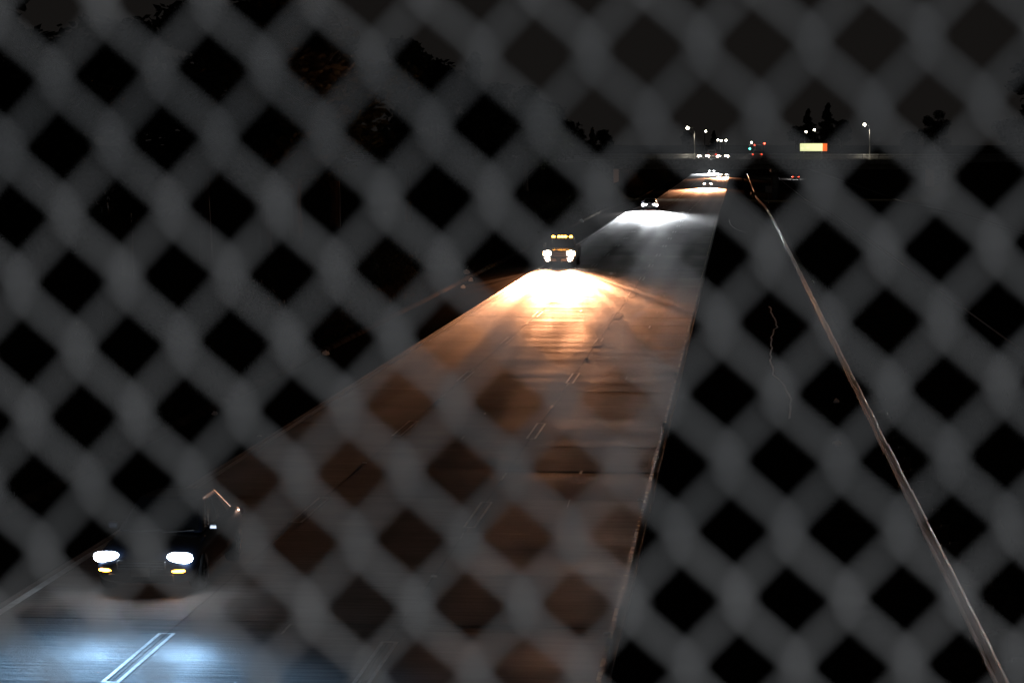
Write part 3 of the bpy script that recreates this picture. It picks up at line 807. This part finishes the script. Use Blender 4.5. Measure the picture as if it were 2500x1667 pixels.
tag(mobj('grass', v, f, M['grass']), 'sparse dry grass on the bank and median', 'grass', kind='stuff')

# litter catching the headlights
trans = bpy.data.materials.new('thin_plastic'); trans.use_nodes = True
t_ = trans.node_tree; b_ = t_.nodes['Principled BSDF']; b_.inputs['Base Color'].default_value = (.8, .8, .8, 1); b_.inputs['Roughness'].default_value = .12
tr = t_.nodes.new('ShaderNodeBsdfTranslucent'); tr.inputs[0].default_value = (.8, .8, .8, 1); mx = t_.nodes.new('ShaderNodeMixShader'); mx.inputs[0].default_value = .6
t_.links.new(b_.outputs[0], mx.inputs[1]); t_.links.new(tr.outputs[0], mx.inputs[2]); t_.links.new(mx.outputs[0], t_.nodes['Material Output'].inputs[0])
for i, (x, y, s, lab) in enumerate(((-15.15, 86.4, .14, 'white plastic scrap against the dike below the low bush'), (-15.9, 139, .22, 'brightest white plastic scrap on the dike ahead of the pickup'), (-15.0, 133.5, .16, 'white scrap on the shoulder beside the brightest one'), (-14.7, 127, .16, 'crumpled white scrap lying on the shoulder asphalt'), (-15.0, 66.8, .10, 'small white scrap at the near end of the dike'), (-15.3, 235, .30, 'white scrap on the dike short of the white-headlight car'), (3.1, 71.8, .10, 'small pale scrap lying at the foot of the guardrail'), (2.7, 61.5, .13, 'crumpled tan scrap on the dirt left of the guardrail'))):
    r = random.Random(i); b = MB()
    rings = [[Vector((math.cos(k * 1.05) * s * q * r.uniform(.6, 1.2), math.sin(k * 1.05) * s * q * r.uniform(.6, 1.2), z * s * r.uniform(.7, 1.2))) for k in range(6)] for q, z in ((.8, 0), (1, .4), (.7, .9), (.2, 1.2))]
    o = b.loft(rings).build('litter', trans); o.location = (x, y, max(0, gz(x, y)) + .0 if x > -15.35 else .12)
    tag(o, lab, 'litter', 'litter along the road')

# ------------------------------------------------------------------ the viewer's own overpass and its chain-link fence
tag(MB().box((0, -4.4, CAM_H - 2.1), (60, 11.6, .8)).build('overpass_deck', M['struct']), kind='structure', label='deck of the overpass the viewer stands on')
tag(MB().box((0, 1.22, CAM_H - 1.35), (60, .28, .7)).build('parapet_wall', M['struct'], bevel=.02), 'low concrete parapet carrying the chain-link fence', 'wall')
FD = 1.08
fence = tag(empty('chain_link_fence', (-.1, FD, 7.657)), 'blurred grey chain-link fence close in front of the whole view', 'fence')
fence.rotation_euler = (0, R(-2.3), 0)
A_, PER, WR = .0251, .0636, .0020
def wire_mesh(odd):
    z0, z1 = -.95 - (.95 % PER) - PER * 0, 1.45
    z0 = -15 * PER; z1 = 22 * PER
    pts = []; n = 16; N_ = int(round((z1 - z0) / PER)) * n
    for i in range(N_ + 1):
        z = z0 + (z1 - z0) * i / N_
        ph = (z / PER) % 1.0
        t = 2 * ph if ph < .5 else 2 - 2 * ph
        # the bend at each knuckle is long and round, not sharp
        t = .5 - .5 * math.cos(math.pi * t) if False else .5 + math.asin(.955 * math.sin(math.pi * (t - .5))) / (2 * math.asin(.955))
        d = math.sin(2 * math.pi * ph) * WR * 1.0
        ov = 1.0 + 2.0 * WR / A_
        x = A_ * ((t - .5) * ov + .5)
        sh_ = -z * .034
        pts.append(((x if not odd else A_ - x) + sh_, d * (1 if not odd else -1) , z))
    b = MB().tube(pts, WR, 8)
    me = bpy.data.meshes.new('wire'); me.from_pydata([tuple(p) for p in b.v], [], b.f); me.materials.append(M['wire'])
    for p in me.polygons: p.use_smooth = True
    return me
wm = [wire_mesh(0), wire_mesh(1)]
for n in range(-75, 75):
    o = bpy.data.objects.new('wire', wm[n % 2]); o.location = ((n - 1) * A_ + rng.uniform(-.0007, .0007), rng.uniform(-.0006, .0006), rng.uniform(-.0013, .0013)); o.rotation_euler = (R(rng.uniform(-.3, .3)), R(rng.uniform(-.12, .12)), 0); link(o, fence)
for x in (-1.95, 1.93):
    MB().tube([(x, .04, -1.05), (x, .04, 1.5)], .03, 12).build('post', M['steel'], fence, smooth=True)
for z in (-.97, 1.42):
    MB().tube([(-1.95, .035, z), (1.93, .035, z)], .021, 10).build('rail', M['steel'], fence, smooth=True)

# street lamp of the viewer's overpass, the same kind as those on the far one
NEAR_LAMP = 400
nl = street_lamp((7.6, -6.0, CAM_H - 1.7), 9.0, -2.2, 'street lamp on the overpass the viewer stands on', power=NEAR_LAMP * 4.0, r=.16, col=(.96, .98, 1.0), cone=138)
